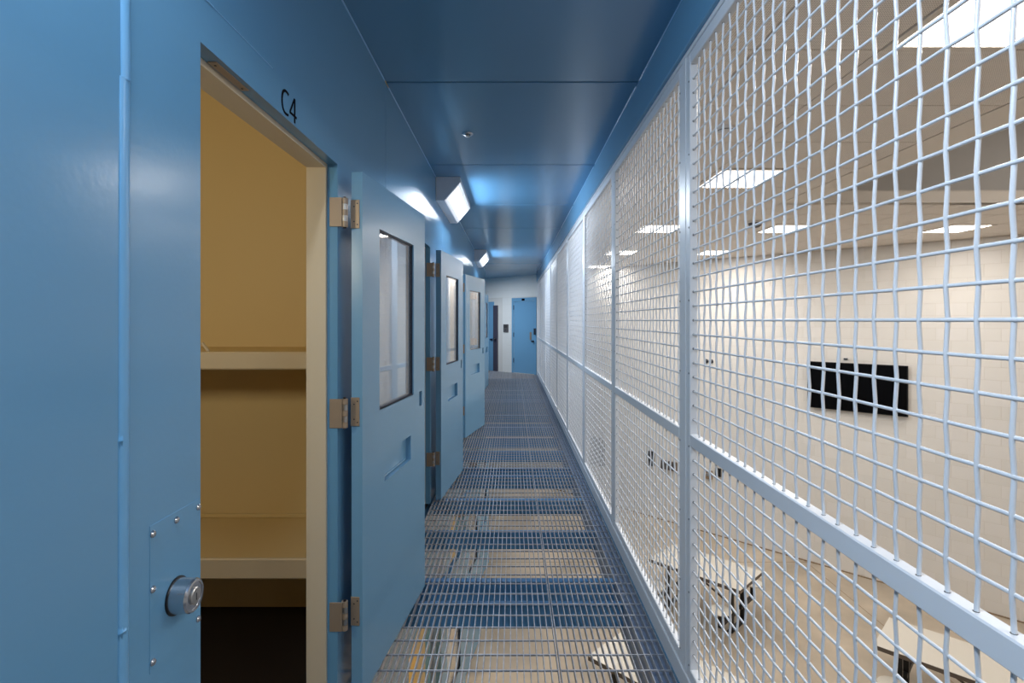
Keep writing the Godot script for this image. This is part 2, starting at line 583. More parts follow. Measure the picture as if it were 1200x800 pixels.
func walkway() -> void:
	var c := setting("ceiling", "glossy blue steel panel ceiling over the walkway", "ceiling")
	var joints := [-6.0, -3.3]
	for k in range(-2, 8): joints.append(2.957 + 1.567 * k)
	joints.append(16.9)
	for k in joints.size() - 1:
		var st := mb()
		cbox(st, v(-WX + 0.002, CEIL, joints[k] + 0.007), v(WX, CEIL + 0.04, joints[k + 1] - 0.007), 0.002)
		obj("ceiling_panel", st, M.blue_ceiling, c)
	var st := mb()
	box(st, v(-WX - 0.3, CEIL + 0.041, -6.0), v(WX + 0.2, CEIL + 0.15, 17.2))
	obj("backing", st, M.gasket, c)
	# bays beyond the cell block, left of the walkway
	st = mb()
	box(st, v(-3.4, CEIL, 14.2), v(-WX, CEIL + 0.04, 19.5))
	obj("lobby_panel", st, M.blue_ceiling, c)
	# beam over the screen
	var bm := setting("trim_1", "blue fascia beam above the white mesh screen", "beam")
	st = mb()
	cbox(st, v(WX, 2.608, -6.0), v(WX + 0.09, CEIL + 0.04, 15.35), 0.004)
	obj("fascia", st, M.blue, bm)
	st = mb()
	for k in joints.size() - 2:
		tube(st, [v(WX - 0.001, 2.8185, joints[k] + 0.05), v(WX - 0.001, 2.8185, joints[k + 1] - 0.03)], 0.0035, 6)
	obj("sealant_bead", st, M.bead, bm)
	# sprinkler
	var sp := thing("sprinkler_head", "small recessed steel sprinkler head in the walkway ceiling", "sprinkler", v(-0.307, CEIL, 3.775))
	st = mb()
	lathe(st, Transform3D(Basis(Vector3.RIGHT, PI), Vector3.ZERO), [[0.04, 0.0], [0.038, 0.004], [0.022, 0.008], [0.02, 0.004]], 20)
	obj("escutcheon", st, M.steel, sp)
	st = mb()
	lathe(st, Transform3D(Basis(Vector3.RIGHT, PI), Vector3.ZERO), [[0.009, 0.0], [0.009, 0.016], [0.016, 0.018], [0.016, 0.02], [0.0, 0.021]], 16)
	obj("deflector", st, M.pin, sp)
	# grating floor
	var fl := setting("floor", "galvanised steel bar grating floor of the walkway", "floor")
	var period := 2.47
	for k in range(-1, 7):
		var z0 := 0.655 + period * k
		var z1 := z0 + period - 0.006
		if k == 6: z1 = 17.2
		for row in [[-0.672, 0.206], [0.212, 0.7]]:
			var g := sub("grating_panel", fl)
			var bars := mb()
			var n := int(round((row[1] - row[0]) / 0.0302))
			for i in n + 1:
				var x: float = lerpf(row[0] + 0.0025, row[1] - 0.0025, float(i) / n)
				box(bars, v(x - 0.002, -0.03, z0), v(x + 0.002, 0.0, z1))
			stuff(obj("bearing_bars", bars, M.galv, g))
			var rods := mb()
			var m := int(round((z1 - z0) / 0.1135))
			for i in m:
				var z := z0 + (i + 0.5) * (z1 - z0) / m
				box(rods, v(row[0], -0.006, z - 0.003), v(row[1], 0.001, z + 0.003))
			stuff(obj("cross_rods", rods, M.galv, g))
	# joists: a pair at each module, two between
	for n in range(-1, 6):
		for dz in [0.0, 0.27, 1.03, 1.76]:
			var z: float = 3.0 + 2.49 * n + dz
			if z < -1.0 or z > 15.2: continue
			var j := mb()
			cbox(j, v(-WX, -0.155, z), v(SCR - 0.06, -0.036, z + 0.007), 0.001)
			cbox(j, v(-WX, -0.042, z), v(SCR - 0.06, -0.034, z + 0.05), 0.001)
			cbox(j, v(-WX, -0.157, z), v(SCR - 0.06, -0.149, z + 0.05), 0.001)
			obj("joist", j, M.blue_beam, fl)
	st = mb()
	cbox(st, v(0.61, -0.2, -6.0), v(0.735, -0.034, 15.3), 0.003)
	obj("edge_beam", st, M.edge_blue, fl)
	st = mb()
	cbox(st, v(SCR - 0.002, -0.2, -6.0), v(SCR + 0.036, 0.014, 15.35), 0.002)
	obj("toe_plate", st, M.blue, fl)

# ------------------------------------------------------------------ far wall and dayroom
func door_hole(s0: float, s1: float, y0: float, y1: float) -> bool:
	for h in [[0.0, 0.985, -0.05, 2.195], [-1.35, -0.585, -0.05, 2.11]]:
		if s1 > h[0] + 0.005 and s0 < h[1] - 0.005 and y1 > h[2] and y0 < h[3] - 0.005: return true
	return false

func far_wall() -> void:
	var w := setting("wall_far", "cream painted block wall at the end of the walkway and dayroom", "wall")
	w.transform = Transform3D(Basis(Vector3.UP, -PI / 4.0), Vector3(0, 0, -FAR))
	var st := mb()
	box(st, Vector3(-5.0, LOW, -0.2), Vector3(15.6, CEIL + 1.4, -0.003))
	obj("mortar_bed", st, M.mortar, w)
	var pw := 0.406
	var ph := 0.2035
	var bm := mb()
	cbox(bm, Vector3(0.0022, 0.0022, -0.02), Vector3(pw - 0.0022, ph - 0.0022, 0.0), 0.0018)
	var block: Mesh = bm.commit()
	var hm := mb()
	cbox(hm, Vector3(0.0022, 0.0022, -0.02), Vector3(pw / 2 - 0.0022, ph - 0.0022, 0.0), 0.0018)
	var half: Mesh = hm.commit()
	var rng := RandomNumberGenerator.new()
	rng.seed = 5
	var near := []
	var rest := mb()
	for r in 29:
		var y := LOW + r * ph
		for cidx in range(-4, 33):
			var s := cidx * pw + (pw / 2 if r % 2 else 0.0)
			# halves keep the bond next to the doors
			var pieces := [[s, pw]]
			if door_hole(s, s + pw, y, y + ph): pieces = [[s, pw / 2], [s + pw / 2, pw / 2]]
			for p in pieces:
				if p[1] < pw and door_hole(p[0], p[0] + p[1], y, y + ph): continue
				var pos := fw(p[0] + p[1] / 2, y + ph / 2)
				var d := -pos.z
				var px := 600.0 + 640.0 * pos.x / d
				var py := 375.5 - 640.0 * (pos.y - EYE) / d
				near.append([d if (px < 1215 and px > 815 and py < 800 and py > 255 and p[1] == pw) else 99.0 + d, p[0], y, p[1]])
	near.sort_custom(func(a, b): return a[0] < b[0])
	for i in near.size():
		var b = near[i]
		if i < 300 and b[0] < 90.0:
			inst("block", block, [M.block, M.block_b, M.block_c][rng.randi() % 3], w, Vector3(b[1], b[2], 0))
		else:
			rest.append_from(block if b[3] == pw else half, 0, Transform3D(Basis.IDENTITY, Vector3(b[1], b[2], 0)))
	stuff(obj("blockwork", rest, M.block, w))
	# blue door at the end of the walkway
	var d := setting("door_1", "closed blue steel door in the far wall at the end of the walkway", "door")
	far_node(d, 0.0, 0.0)
	st = mb()
	plate(st, Transform3D(Basis.IDENTITY, Vector3(0, 0, -0.03)), 0.0, 0.0, 0.98, 2.19, 0.045, [[0.075, -1.0, 0.905, 2.09]])
	obj("door_frame", st, M.blue_door, d)
	st = mb()
	cbox(st, Vector3(0.08, 0.01, -0.04), Vector3(0.9, 2.085, 0.0), 0.003)
	obj("door_leaf", st, M.blue_door, d)
	st = mb()
	cbox(st, Vector3(0.72, 0.98, 0.0), Vector3(0.79, 1.2, 0.012), 0.004)
	obj("lock_plate", st, M.hinge, d)
	st = mb()
	lathe(st, Transform3D(Basis(Vector3.RIGHT, PI / 2), Vector3(0.86, 0.94, 0.0)), [[0.03, 0.0], [0.03, 0.01], [0.014, 0.014], [0.014, 0.04], [0.028, 0.05], [0.028, 0.07], [0.0, 0.075]], 16)
	obj("knob", st, M.screw_dark, d)
	st = mb()
	cbox(st, Vector3(0.9, 1.13, 0.015), Vector3(0.965, 1.31, 0.04), 0.004)
	obj("bolt_housing", st, M.screw_dark, d)
	st = mb()
	cbox(st, Vector3(0.41, 2.105, 0.015), Vector3(0.53, 2.165, 0.019), 0.001)
	obj("number_plate", st, M.sign_black, d)
	for y in [0.3, 1.05, 1.85]:
		st = mb()
		tube(st, [Vector3(0.078, y, 0.012), Vector3(0.078, y + 0.13, 0.012)], 0.011, 8)
		obj("hinge", st, M.screw_dark, d)
	# second door, further left
	var d2 := setting("door_2", "blue steel door past the last cell, partly hidden by an open door", "door")
	far_node(d2, 0.0, 0.0)
	st = mb()
	cbox(st, Vector3(-1.34, 0.0, -0.03), Vector3(-0.77, 2.105, 0.02), 0.003)
	obj("door_leaf", st, M.blue_door, d2)
	st = mb()
	cbox(st, Vector3(-0.9, 0.93, 0.02), Vector3(-0.8, 0.98, 0.06), 0.005)
	obj("pull", st, M.gasket, d2)
	st = mb()
	cbox(st, Vector3(-0.765, 0.0, -0.03), Vector3(-0.595, 1.99, 0.05), 0.003)
	obj("side_leaf", st, M.grey_door, d2)
	st = mb()
	lathe(st, Transform3D(Basis(Vector3.RIGHT, PI / 2), Vector3(-0.65, 0.97, 0.05)), [[0.035, 0.0], [0.035, 0.012], [0.016, 0.02], [0.016, 0.05], [0.034, 0.06], [0.0, 0.09]], 14)
	obj("knob", st, M.black, d2)
	var kp := thing("intercom_panel", "dark grey intercom plate on the white wall beside the end door", "intercom")
	far_node(kp, -0.25, 1.3)
	st = mb()
	cbox(st, Vector3(-0.105, -0.12, 0.0), Vector3(0.105, 0.12, 0.02), 0.004)
	obj("plate", st, M.grey_box, kp)
	st = mb()
	for i in 5: box(st, Vector3(-0.06, 0.02 + i * 0.016, 0.02), Vector3(0.06, 0.028 + i * 0.016, 0.0215))
	obj("speaker_slots", st, M.black, kp)
	st = mb()
	lathe(st, Transform3D(Basis(Vector3.RIGHT, PI / 2), Vector3(0, -0.05, 0.02)), [[0.018, 0.0], [0.018, 0.005], [0.0, 0.006]], 14)
	obj("call_button", st, M.steel, kp)

func dayroom() -> void:
	var fl := setting("floor_dayroom", "sealed beige concrete floor of the dayroom below", "floor")
	var st := mb()
	box(st, v(-3.4, LOW - 0.2, -6.0), v(11.2, LOW, 20.0))
	obj("slab", st, M.concrete, fl)
	st = mb()
	for z in [3.6, 6.9, 10.4]: box(st, v(-WX, LOW, z), v(11.0, LOW + 0.0012, z + 0.012))
	for x in [1.9, 5.6]: box(st, v(x, LOW, -6.0), v(x + 0.012, LOW + 0.0012, FAR - x))
	obj("saw_joints", st, M.joint, fl)
	st = mb()
	box(st, Vector3(-1.5, LOW, 0.0), Vector3(15.5, LOW + 0.018, 0.02), Transform3D(Basis(Vector3.UP, -PI / 4.0), Vector3(0, 0, -FAR)))
	obj("floor_cove", st, M.joint, fl)
	var wr := setting("wall_right", "cream wall on the far right of the dayroom", "wall")
	st = mb()
	box(st, v(11.0, LOW, -6.0), v(11.2, CEIL + 1.4, 6.0))
	obj("plaster", st, M.room_wall, wr)
	var wb := setting("wall_back", "cream wall closing the dayroom behind the camera", "wall")
	st = mb()
	box(st, v(-3.4, LOW, -6.2), v(11.2, CEIL + 1.4, -6.0))
	obj("plaster", st, M.room_wall, wb)
	# ceiling with a raised coffer (X 3.35..9, Z -3..6.13)
	var c := setting("ceiling_dayroom", "perforated beige panel ceiling of the dayroom with grey raised coffer", "ceiling")
	var TC := Transform3D(Basis(Vector3(1, 0, 0), Vector3(0, 0, -1), Vector3(0, 1, 0)), Vector3(0, DCEIL + 0.012, 0))
	st = mb()
	plate(st, TC, 0.72, -6.0, 11.0, 16.5, 0.12, [[3.33, -3.02, 9.02, 6.15]])
	obj("backing", st, M.grid, c)
	st = mb()
	plate(st, TC.translated(Vector3(0, -0.012, 0)), 3.03, -3.1, 9.1, 6.23, 0.145, [[3.35, -3.0, 9.0, 6.13]])
	obj("coffer_trim", st, M.tile_frame, c)
	st = mb()
	var zt := DCEIL + 1.3
	box(st, v(3.25, DCEIL + 0.13, 6.13), v(9.1, zt, 6.23))
	box(st, v(3.25, DCEIL + 0.13, -3.1), v(9.1, zt, -3.0))
	box(st, v(3.25, DCEIL + 0.13, -3.0), v(3.35, zt, 6.13))
	box(st, v(9.0, DCEIL + 0.13, -3.0), v(9.1, zt, 6.13))
	box(st, v(3.25, zt, -3.1), v(9.1, zt + 0.1, 6.23))
	obj("coffer", st, M.coffer, c)
	var tm := mb()
	cbox(tm, v(0.003, 0.0, 0.003), v(0.607, 0.02, 0.687), 0.003)
	var tile: Mesh = tm.commit()
	var lamps := []
	for p in [[1.8, 1.975], [1.8, 4.75], [1.8, 7.51], [1.8, 10.27], [3.63, 7.51], [3.63, 10.27], [6.07, 7.51], [1.8, -0.785], [1.8, 13.03], [9.73, 2.665], [9.73, -0.785]]: lamps.append(p)
	var nm := mb()
	cbox(nm, v(0.003, 0.0, 0.003), v(0.437, 0.02, 0.687), 0.003)
	var cut_tile: Mesh = nm.commit()
	for j in range(-1, 19): inst("ceiling_tile", cut_tile, M.tile, c, v(0.75, DCEIL, 1.975 + 0.69 * j))
	var rest := mb()
	for i in range(0, 17):
		for j in range(-8, 22):
			var x := 0.58 + 0.61 * i
			var z := 1.975 + 0.69 * j
			if x > 10.4 or x + z > FAR - 0.3: continue
			if x < 0.7: continue
			if x + 0.61 > 3.04 and x < 9.0 and z < 6.1 and z + 0.69 > -3.05: continue
			var taken := false
			for p in lamps:
				if absf(p[0] - x) < 0.2 and absf(p[1] - z) < 0.2: taken = true
			if taken: continue
			if z > 1.2 and x < 9.0: inst("ceiling_tile", tile, M.tile, c, v(x, DCEIL, z))
			else: rest.append_from(tile, 0, Transform3D(Basis.IDENTITY, v(x, DCEIL, z)))
	stuff(obj("rear_tiles", rest, M.tile, c))
	var where := ["above the mesh at the top right of the picture", "above the nearest long mesh bay, second in its row", "third in its row along the mesh", "farthest in the row along the mesh", "in the second row, just above the television's left", "in the second row, close to the far wall", "far right, beyond the grey coffer", "behind the camera", "in the row along the mesh, next to the end wall", "on the far right beyond the picture", "on the far right behind the camera"]
	for i in lamps.size():
		panel_light(lamps[i][0], lamps[i][1], "square white ceiling light panel " + where[i])
	# lamps up in the coffer
	for z in [1.2, 4.2]:
		var cl := thing("coffer_light", "square lamp high in the grey ceiling coffer, %s one" % ("nearer" if z < 2.0 else "farther"), "light", v(6.0, zt, z), "coffer lights")
		st = mb()
		cbox(st, Vector3(-0.32, -0.06, -0.32), Vector3(0.32, 0, 0.32), 0.01)
		obj("housing", st, M.lamp_case, cl)
		st = mb()
		box(st, Vector3(-0.28, -0.064, -0.28), Vector3(0.28, -0.06, 0.28))
		obj("lens", st, M.lit, cl)
		area("coffer_lamp", cl, Vector3(0, -0.068, 0), Vector3.DOWN, Vector3(0, 0, 1), Vector2(0.56, 0.56), DAY_E, DAY_COL)
	# tables
	table(3.03, 8.61, "white four-seat table with black legs seen through the mesh beside a post")
	table(5.12, 6.27, "white four-seat table at the lower right behind the mid rail")
	table(1.69, 6.05, "white four-seat table below the walkway, seen through the grating")
	wall_things()

func panel_light(x: float, z: float, label: String) -> void:
	var t := thing("ceiling_light", label, "light", v(x + 0.305, DCEIL, z + 0.345), "square dayroom ceiling lights")
	var st := mb()
	plate(st, Transform3D(Basis(Vector3(1, 0, 0), Vector3(0, 0, -1), Vector3(0, 1, 0)), Vector3(0, -0.006, 0)), -0.302, -0.342, 0.302, 0.342, 0.03, [[-0.262, -0.302, 0.262, 0.302]])
	obj("frame", st, M.tile_frame, t)
	st = mb()
	box(st, Vector3(-0.262, 0.006, -0.302), Vector3(0.262, 0.012, 0.302))
	obj("diffuser", st, M.lit, t)
	area("panel_lamp", t, Vector3(0, 0.003, 0), Vector3.DOWN, Vector3(0, 0, 1), Vector2(0.52, 0.6), DAY_E, DAY_COL)

var table_mesh := {}
func table(x: float, z: float, label: String) -> void:
	var t := thing("dayroom_table", label, "table", v(x, LOW, z), "dayroom tables")
	t.rotation.y = -PI / 4.0           # long side along the far wall
	var st := mb()
	cbox(st, Vector3(-0.74, 0.745, -0.42), Vector3(0.74, 0.752, 0.42), 0.003)
	obj("table_top", st, M.table, t)
	st = mb()
	cbox(st, Vector3(-0.738, 0.695, -0.418), Vector3(0.738, 0.745, 0.418), 0.003)
	obj("edge_band", st, M.table_edge, t)
	for sx in [-0.52, 0.52]:
		for sz in [-0.2, 0.2]:
			st = mb()
			cbox(st, Vector3(sx - 0.03, 0.0, sz - 0.03), Vector3(sx + 0.03, 0.695, sz + 0.03), 0.005)
			obj("leg", st, M.black, t)
		st = mb()
		cbox(st, Vector3(sx - 0.045, 0.0, -0.27), Vector3(sx + 0.045, 0.012, 0.27), 0.003)
		obj("foot_plate", st, M.black, t)
		for sz in [-1.0, 1.0]:
			st = mb()
			cbox(st, Vector3(sx - 0.025, 0.2, 0.1 * sz), Vector3(sx + 0.025, 0.26, 0.6 * sz), 0.004)
			cbox(st, Vector3(sx - 0.025, 0.2, 0.55 * sz), Vector3(sx + 0.025, 0.43, 0.61 * sz), 0.004)
			obj("stool_arm", st, M.black, t)
			st = mb()
			lathe(st, Transform3D(Basis.IDENTITY, Vector3(sx, 0.43, 0.58 * sz)), [[0.0, 0.0], [0.14, 0.0], [0.155, 0.006], [0.158, 0.018], [0.15, 0.026], [0.12, 0.022], [0.0, 0.018]], 24)
			obj("stool_seat", st, M.table, t)
	st = mb()
	tube(st, [Vector3(-0.37, 0.68, 0.0), Vector3(0.37, 0.3, 0.0)], 0.014, 8)
	obj("brace", st, M.table_edge, t)

func wall_things() -> void:
	var tv := thing("television", "wide black flat television hung on the cream far wall", "television")
	far_node(tv, 8.8, 0.325)
	var st := mb()
	cbox(st, Vector3(-0.25, -0.2, 0.0), Vector3(0.25, 0.2, 0.05), 0.004)
	obj("wall_mount", st, M.black, tv)
	st = mb()
	cbox(st, Vector3(-0.785, -0.435, 0.05), Vector3(0.785, 0.435, 0.09), 0.006)
	obj("case", st, M.bezel, tv)
	st = mb()
	box(st, Vector3(-0.77, -0.42, 0.09), Vector3(0.77, 0.42, 0.0912))
	obj("screen", st, M.black_gloss, tv)
	var hook := thing("wall_hook", "tiny dark bracket on the wall just above the television", "bracket")
	far_node(hook, 8.64, 0.83)
	st = mb()
	cbox(st, Vector3(-0.03, -0.012, 0.0), Vector3(0.03, 0.012, 0.04), 0.003)
	obj("body", st, M.screw_dark, hook)
	# return-air grille, low on the wall
	var g := thing("air_grille", "dark louvred air grille low on the far wall behind the mesh", "grille")
	far_node(g, 3.1, -1.8)
	st = mb()
	plate(st, Transform3D.IDENTITY, -0.22, -0.36, 0.22, 0.36, 0.015, [[-0.19, -0.33, 0.19, 0.33]])
	obj("frame", st, M.grey_box, g)
	st = mb()
	box(st, Vector3(-0.19, -0.33, -0.002), Vector3(0.19, 0.33, 0.001))
	obj("backing", st, M.black, g)
	for i in 10:
		st = mb()
		cbox(st, Vector3(-0.19, -0.006, 0.0), Vector3(0.19, 0.006, 0.016), 0.002, Transform3D(Basis(Vector3.RIGHT, 0.6), Vector3(0, -0.295 + i * 0.066, 0.002)))
		obj("slat", st, M.grey_box, g)
	var ph := thing("wall_phone", "tall dark telephone on the far wall below the mid rail", "telephone")
	far_node(ph, 4.63, -1.7)
	st = mb()
	cbox(st, Vector3(-0.09, -0.17, 0.0), Vector3(0.09, 0.17, 0.05), 0.008)
	obj("case", st, M.black, ph)
	st = mb()
	tube(st, [Vector3(-0.05, -0.12, 0.06), Vector3(-0.05, -0.09, 0.085), Vector3(-0.05, 0.09, 0.085), Vector3(-0.05, 0.12, 0.06)], 0.018, 8)
	obj("handset", st, M.bezel, ph)
	var nb := thing("notice_box", "wide brown metal box on the far wall beside the telephone", "box")
	far_node(nb, 5.09, -1.78)
	st = mb()
	cbox(st, Vector3(-0.2, -0.1, 0.0), Vector3(0.2, 0.1, 0.06), 0.006)
	obj("case", st, M.table_edge, nb)
	st = mb()
	cbox(st, Vector3(-0.17, -0.075, 0.06), Vector3(0.17, 0.075, 0.064), 0.002)
	obj("door", st, M.grey_box, nb)
	var sw := thing("control_box", "small tan control box on the far wall under the mid rail", "box")
	far_node(sw, 6.03, -1.8)
	st = mb()
	cbox(st, Vector3(-0.09, -0.09, 0.0), Vector3(0.09, 0.09, 0.05), 0.006)
	obj("case", st, M.joint, sw)
	st = mb()
	cbox(st, Vector3(-0.03, -0.03, 0.05), Vector3(0.03, 0.03, 0.062), 0.004)
	obj("button", st, M.steel, sw)
	var kb := thing("card_reader", "small black reader on the far wall, right of the tan box", "reader")
	far_node(kb, 6.25, -1.71)
	st = mb()
	cbox(st, Vector3(-0.06, -0.09, 0.0), Vector3(0.06, 0.09, 0.05), 0.006)
	obj("case", st, M.black, kb)
	st = mb()
	cbox(st, Vector3(-0.03, 0.04, 0.05), Vector3(0.03, 0.06, 0.053), 0.001)
	obj("window", st, M.screw_dark, kb)
	for p in [[5.98, 0.65, "left"], [6.09, 0.65, "right"]]:
		var dm := thing("wall_sensor", "small round dark sensor on the far wall, %s one of the pair" % p[2], "sensor", Vector3.ZERO, "wall sensors")
		far_node(dm, p[1 - 1], p[1])
		st = mb()
		lathe(st, Transform3D(Basis(Vector3.RIGHT, PI / 2), Vector3.ZERO), [[0.045, 0.0], [0.045, 0.012], [0.038, 0.03], [0.02, 0.042], [0.0, 0.045]], 16)
		obj("dome", st, M.screw_dark, dm)
	var sd := thing("smoke_detector", "small round smoke detector on the dayroom ceiling behind the mesh", "detector", v(1.46, DCEIL, 3.74))
	st = mb()
	lathe(st, Transform3D(Basis(Vector3.RIGHT, PI), Vector3.ZERO), [[0.06, 0.0], [0.06, 0.012], [0.045, 0.03], [0.02, 0.036], [0.0, 0.037]], 20)
	obj("body", st, M.lamp_case, sd)
	st = mb()
	lathe(st, Transform3D(Basis(Vector3.RIGHT, PI), Vector3.ZERO), [[0.053, 0.018], [0.054, 0.02], [0.051, 0.023]], 20)
	obj("vent_ring", st, M.black, sd)
	var cv := thing("camera_dome", "dark tinted camera dome on the dayroom ceiling between the lights", "camera", v(3.25, DCEIL, 7.3))
	st = mb()
	lathe(st, Transform3D(Basis(Vector3.RIGHT, PI), Vector3.ZERO), [[0.11, 0.0], [0.11, 0.015], [0.09, 0.02]], 20)
	obj("ring", st, M.tile_frame, cv)
	st = mb()
	lathe(st, Transform3D(Basis(Vector3.RIGHT, PI), Vector3.ZERO), [[0.09, 0.018], [0.08, 0.05], [0.05, 0.075], [0.0, 0.085]], 20)
	obj("dome", st, M.grey_box, cv)

# ------------------------------------------------------------------ walkway lights
func corner_light(z0: float, label: String) -> void:
	var t := thing("corner_light", label, "light", v(-WX, CEIL, z0), "corner lights of the walkway")
	var ln := 1.16
	# profile in X (out from wall), y (down from ceiling)
	var prof := [Vector2(0.001, -0.001), Vector2(0.218, -0.001), Vector2(0.222, -0.045), Vector2(0.078, -0.212), Vector2(0.001, -0.212)]
	var st := mb()
	for i in prof.size():
		var a: Vector2 = prof[i]
		var b: Vector2 = prof[(i + 1) % prof.size()]
		var d := (b - a).normalized()
		var n := Vector3(-d.y, d.x, 0)
		if n.dot(Vector3((a + b).x / 2 - 0.09, (a + b).y / 2 + 0.08, 0)) < 0.0: n = -n
		quad(st, Vector3(a.x, a.y, -0.012), Vector3(b.x, b.y, -0.012), Vector3(b.x, b.y, -ln + 0.012), Vector3(a.x, a.y, -ln + 0.012), n)
	obj("housing", st, M.lamp_case, t)
	for e in [[0.0, 1.0, -0.014], [-ln + 0.014, -1.0, -ln]]:
		st = mb()
		for z in [e[0], e[2]]:
			for i in range(1, prof.size() - 1):
				tri(st, Vector3(prof[0].x, prof[0].y, z), Vector3(prof[i].x, prof[i].y, z), Vector3(prof[i + 1].x, prof[i + 1].y, z), Vector3(0, 0, 1 if z == maxf(e[0], e[2]) else -1))
		for i in prof.size():
			var a: Vector2 = prof[i]
			var b: Vector2 = prof[(i + 1) % prof.size()]
			var d := (b - a).normalized()
			var n := Vector3(-d.y, d.x, 0)
			if n.dot(Vector3((a + b).x / 2 - 0.09, (a + b).y / 2 + 0.08, 0)) < 0.0: n = -n
			quad(st, Vector3(a.x, a.y, e[0]), Vector3(b.x, b.y, e[0]), Vector3(b.x, b.y, e[2]), Vector3(a.x, a.y, e[2]), n)
		obj("end_cap", st, M.lamp_case, t)
	var p := Vector3(0.222, -0.045, 0)
	var q := Vector3(0.078, -0.212, 0)
	var along := (q - p).normalized()
	var out := Vector3(-along.y, along.x, 0)
	if out.x < 0.0: out = -out
	var mid := (p + q) / 2
	var tt := Transform3D(Basis(along, out, along.cross(out)), mid + Vector3(0, 0, -ln / 2))
	st = mb()
	cbox(st, Vector3(-0.106, -0.004, -ln / 2 + 0.016), Vector3(0.106, 0.0025, ln / 2 - 0.016), 0.004, tt)
	obj("lens_rim", st, M.lens_rim, t)
	st = mb()
	cbox(st, Vector3(-0.07, -0.002, -ln / 2 + 0.05), Vector3(0.07, 0.005, ln / 2 - 0.05), 0.003, tt)
	obj("diffuser", st, M.lit_cool, t)
	area("corner_lamp", t, tt.origin + out * 0.008, out, Vector3(0, 0, 1), Vector2(0.14, ln - 0.12), COR_E, COR_COL)

func lobby_lamp() -> void:
	var t := thing("lobby_light", "square ceiling light in the lobby past the last cell, out of sight", "light", v(-1.35, CEIL, 14.85))
	var st := mb()
	cbox(st, Vector3(-0.3, -0.05, -0.3), Vector3(0.3, 0, 0.3), 0.01)
	obj("housing", st, M.lamp_case, t)
	st = mb()
	box(st, Vector3(-0.27, -0.054, -0.27), Vector3(0.27, -0.05, 0.27))
	obj("lens", st, M.lit_cool, t)
	area("lobby_lamp", t, Vector3(0, -0.058, 0), Vector3.DOWN, Vector3(0, 0, 1), Vector2(0.54, 0.54), 3.6, COR_COL)

# ------------------------------------------------------------------ mesh screen
var wire_cache := {}

func crimped(length: float, pitch: float, phase: int, vertical: bool, sides: int, steps: int) -> Mesh:
	var key := [length, pitch, phase, vertical, sides, steps]
	if wire_cache.has(key): return wire_cache[key]
	var st := mb()
	var pts := []
	var n := int(round(length / pitch))
	for i in n + 1:          # a short bend at each crossing, straight between
		var amp := (0.0016 if vertical else 0.0007) * (1.0 if (i + phase) % 2 else -1.0)
		for e in ([-0.14, 0.0, 0.14] if steps > 2 else [0.0]):
			var s := clampf(i + e, 0.0, n) * pitch
			if (i == 0 and e < 0.0) or (i == n and e > 0.0): continue
			var off: float = amp * (1.0 if e == 0.0 else 0.82)
			pts.append(Vector3(off, s, 0) if vertical else Vector3(off, 0, -s))
	tube(st, pts, 0.0038 if vertical else 0.0035, sides, false)
	wire_cache[key] = st.commit()
	return wire_cache[key]

func mesh_panel(z0: float, width: float, label: String, single: bool) -> void:
	# z0: face of the post before it
	var t := thing("mesh_panel", label, "mesh panel", v(SCR, 0.0, z0), "white wire mesh panels")
	var y0 := 0.105
	var y1 := 2.59
	var sw := 0.049
	var dp := 0.031
	for z in [0.0, width - sw]:
		var st := mb()
		cbox(st, Vector3(0, y0, -z), Vector3(dp, y1, -z - sw), 0.003)
		var sl := obj("stile", st, M.white_steel, t)
		if single:
			for k in 9:
				for dz in [0.012]:
					var ss := mb()
					lathe(ss, Transform3D(Basis(Vector3.BACK, PI / 2), Vector3(0.0, 0.16 + k * 0.29, -z - (sw - dz if z == 0.0 else dz))), [[0.0038, 0.0], [0.0038, 0.0012], [0.0, 0.0016]], 8)
					obj("screw", ss, M.screw_dark, sl)
	for ry in [[y0, 0.15], [1.032, 1.081], [2.544, y1]]:
		var st := mb()
		cbox(st, Vector3(0, ry[0], -sw), Vector3(dp, ry[1], -width + sw), 0.003)
		obj("rail", st, M.white_steel, t)
	var inner := width - 2 * sw
	var nz := maxi(2, int(round(inner / 0.0595)))
	var pz := inner / nz
	var rest := mb()
	for part in [[0.15, 1.032, 16], [1.081, 2.544, 26]]:
		var hh: float = part[1] - part[0]
		var py: float = hh / part[2]
		var sides := 7 if single else 4
		var steps := 4 if single else 2
		for i in range(1, nz):
			var m := crimped(hh, py, i % 2, true, sides, steps)
			var at := Vector3(0.0155, part[0], -sw - i * pz)
			if single: inst("upright_wire", m, M.white_steel, t, at)
			else: rest.append_from(m, 0, Transform3D(Basis.IDENTITY, at))
		for j in range(1, part[2]):
			var m := crimped(inner, pz, (j + 1) % 2, false, sides, steps)
			var at := Vector3(0.0155, part[0] + j * py, -sw)
			if single: inst("level_wire", m, M.white_steel, t, at)
			else: rest.append_from(m, 0, Transform3D(Basis.IDENTITY, at))
	if single:
		var holes := mb()
		var disc := [[0.0048, 0.0], [0.0048, 0.0004], [0.0, 0.0005]]
		for i in range(1, nz):
			for e in [[0.15, 0.0], [1.032, PI], [1.081, 0.0], [2.544, PI]]:
				lathe(holes, Transform3D(Basis(Vector3.RIGHT, e[1]), Vector3(0.0165 if i % 2 else 0.013, e[0], -sw - i * pz)), disc, 8)
		for part in [[0.15, 1.032, 16], [1.081, 2.544, 26]]:
			for j in range(1, part[2]):
				var y: float = part[0] + j * (part[1] - part[0]) / part[2]
				lathe(holes, Transform3D(Basis(Vector3.RIGHT, -PI / 2), Vector3(0.015, y, -sw)), disc, 8)
				lathe(holes, Transform3D(Basis(Vector3.RIGHT, PI / 2), Vector3(0.015, y, -width + sw)), disc, 8)
		stuff(obj("wire_holes", holes, M.black, t))
	if not single:
		stuff(obj("wire_mesh", rest, M.white_steel, t))

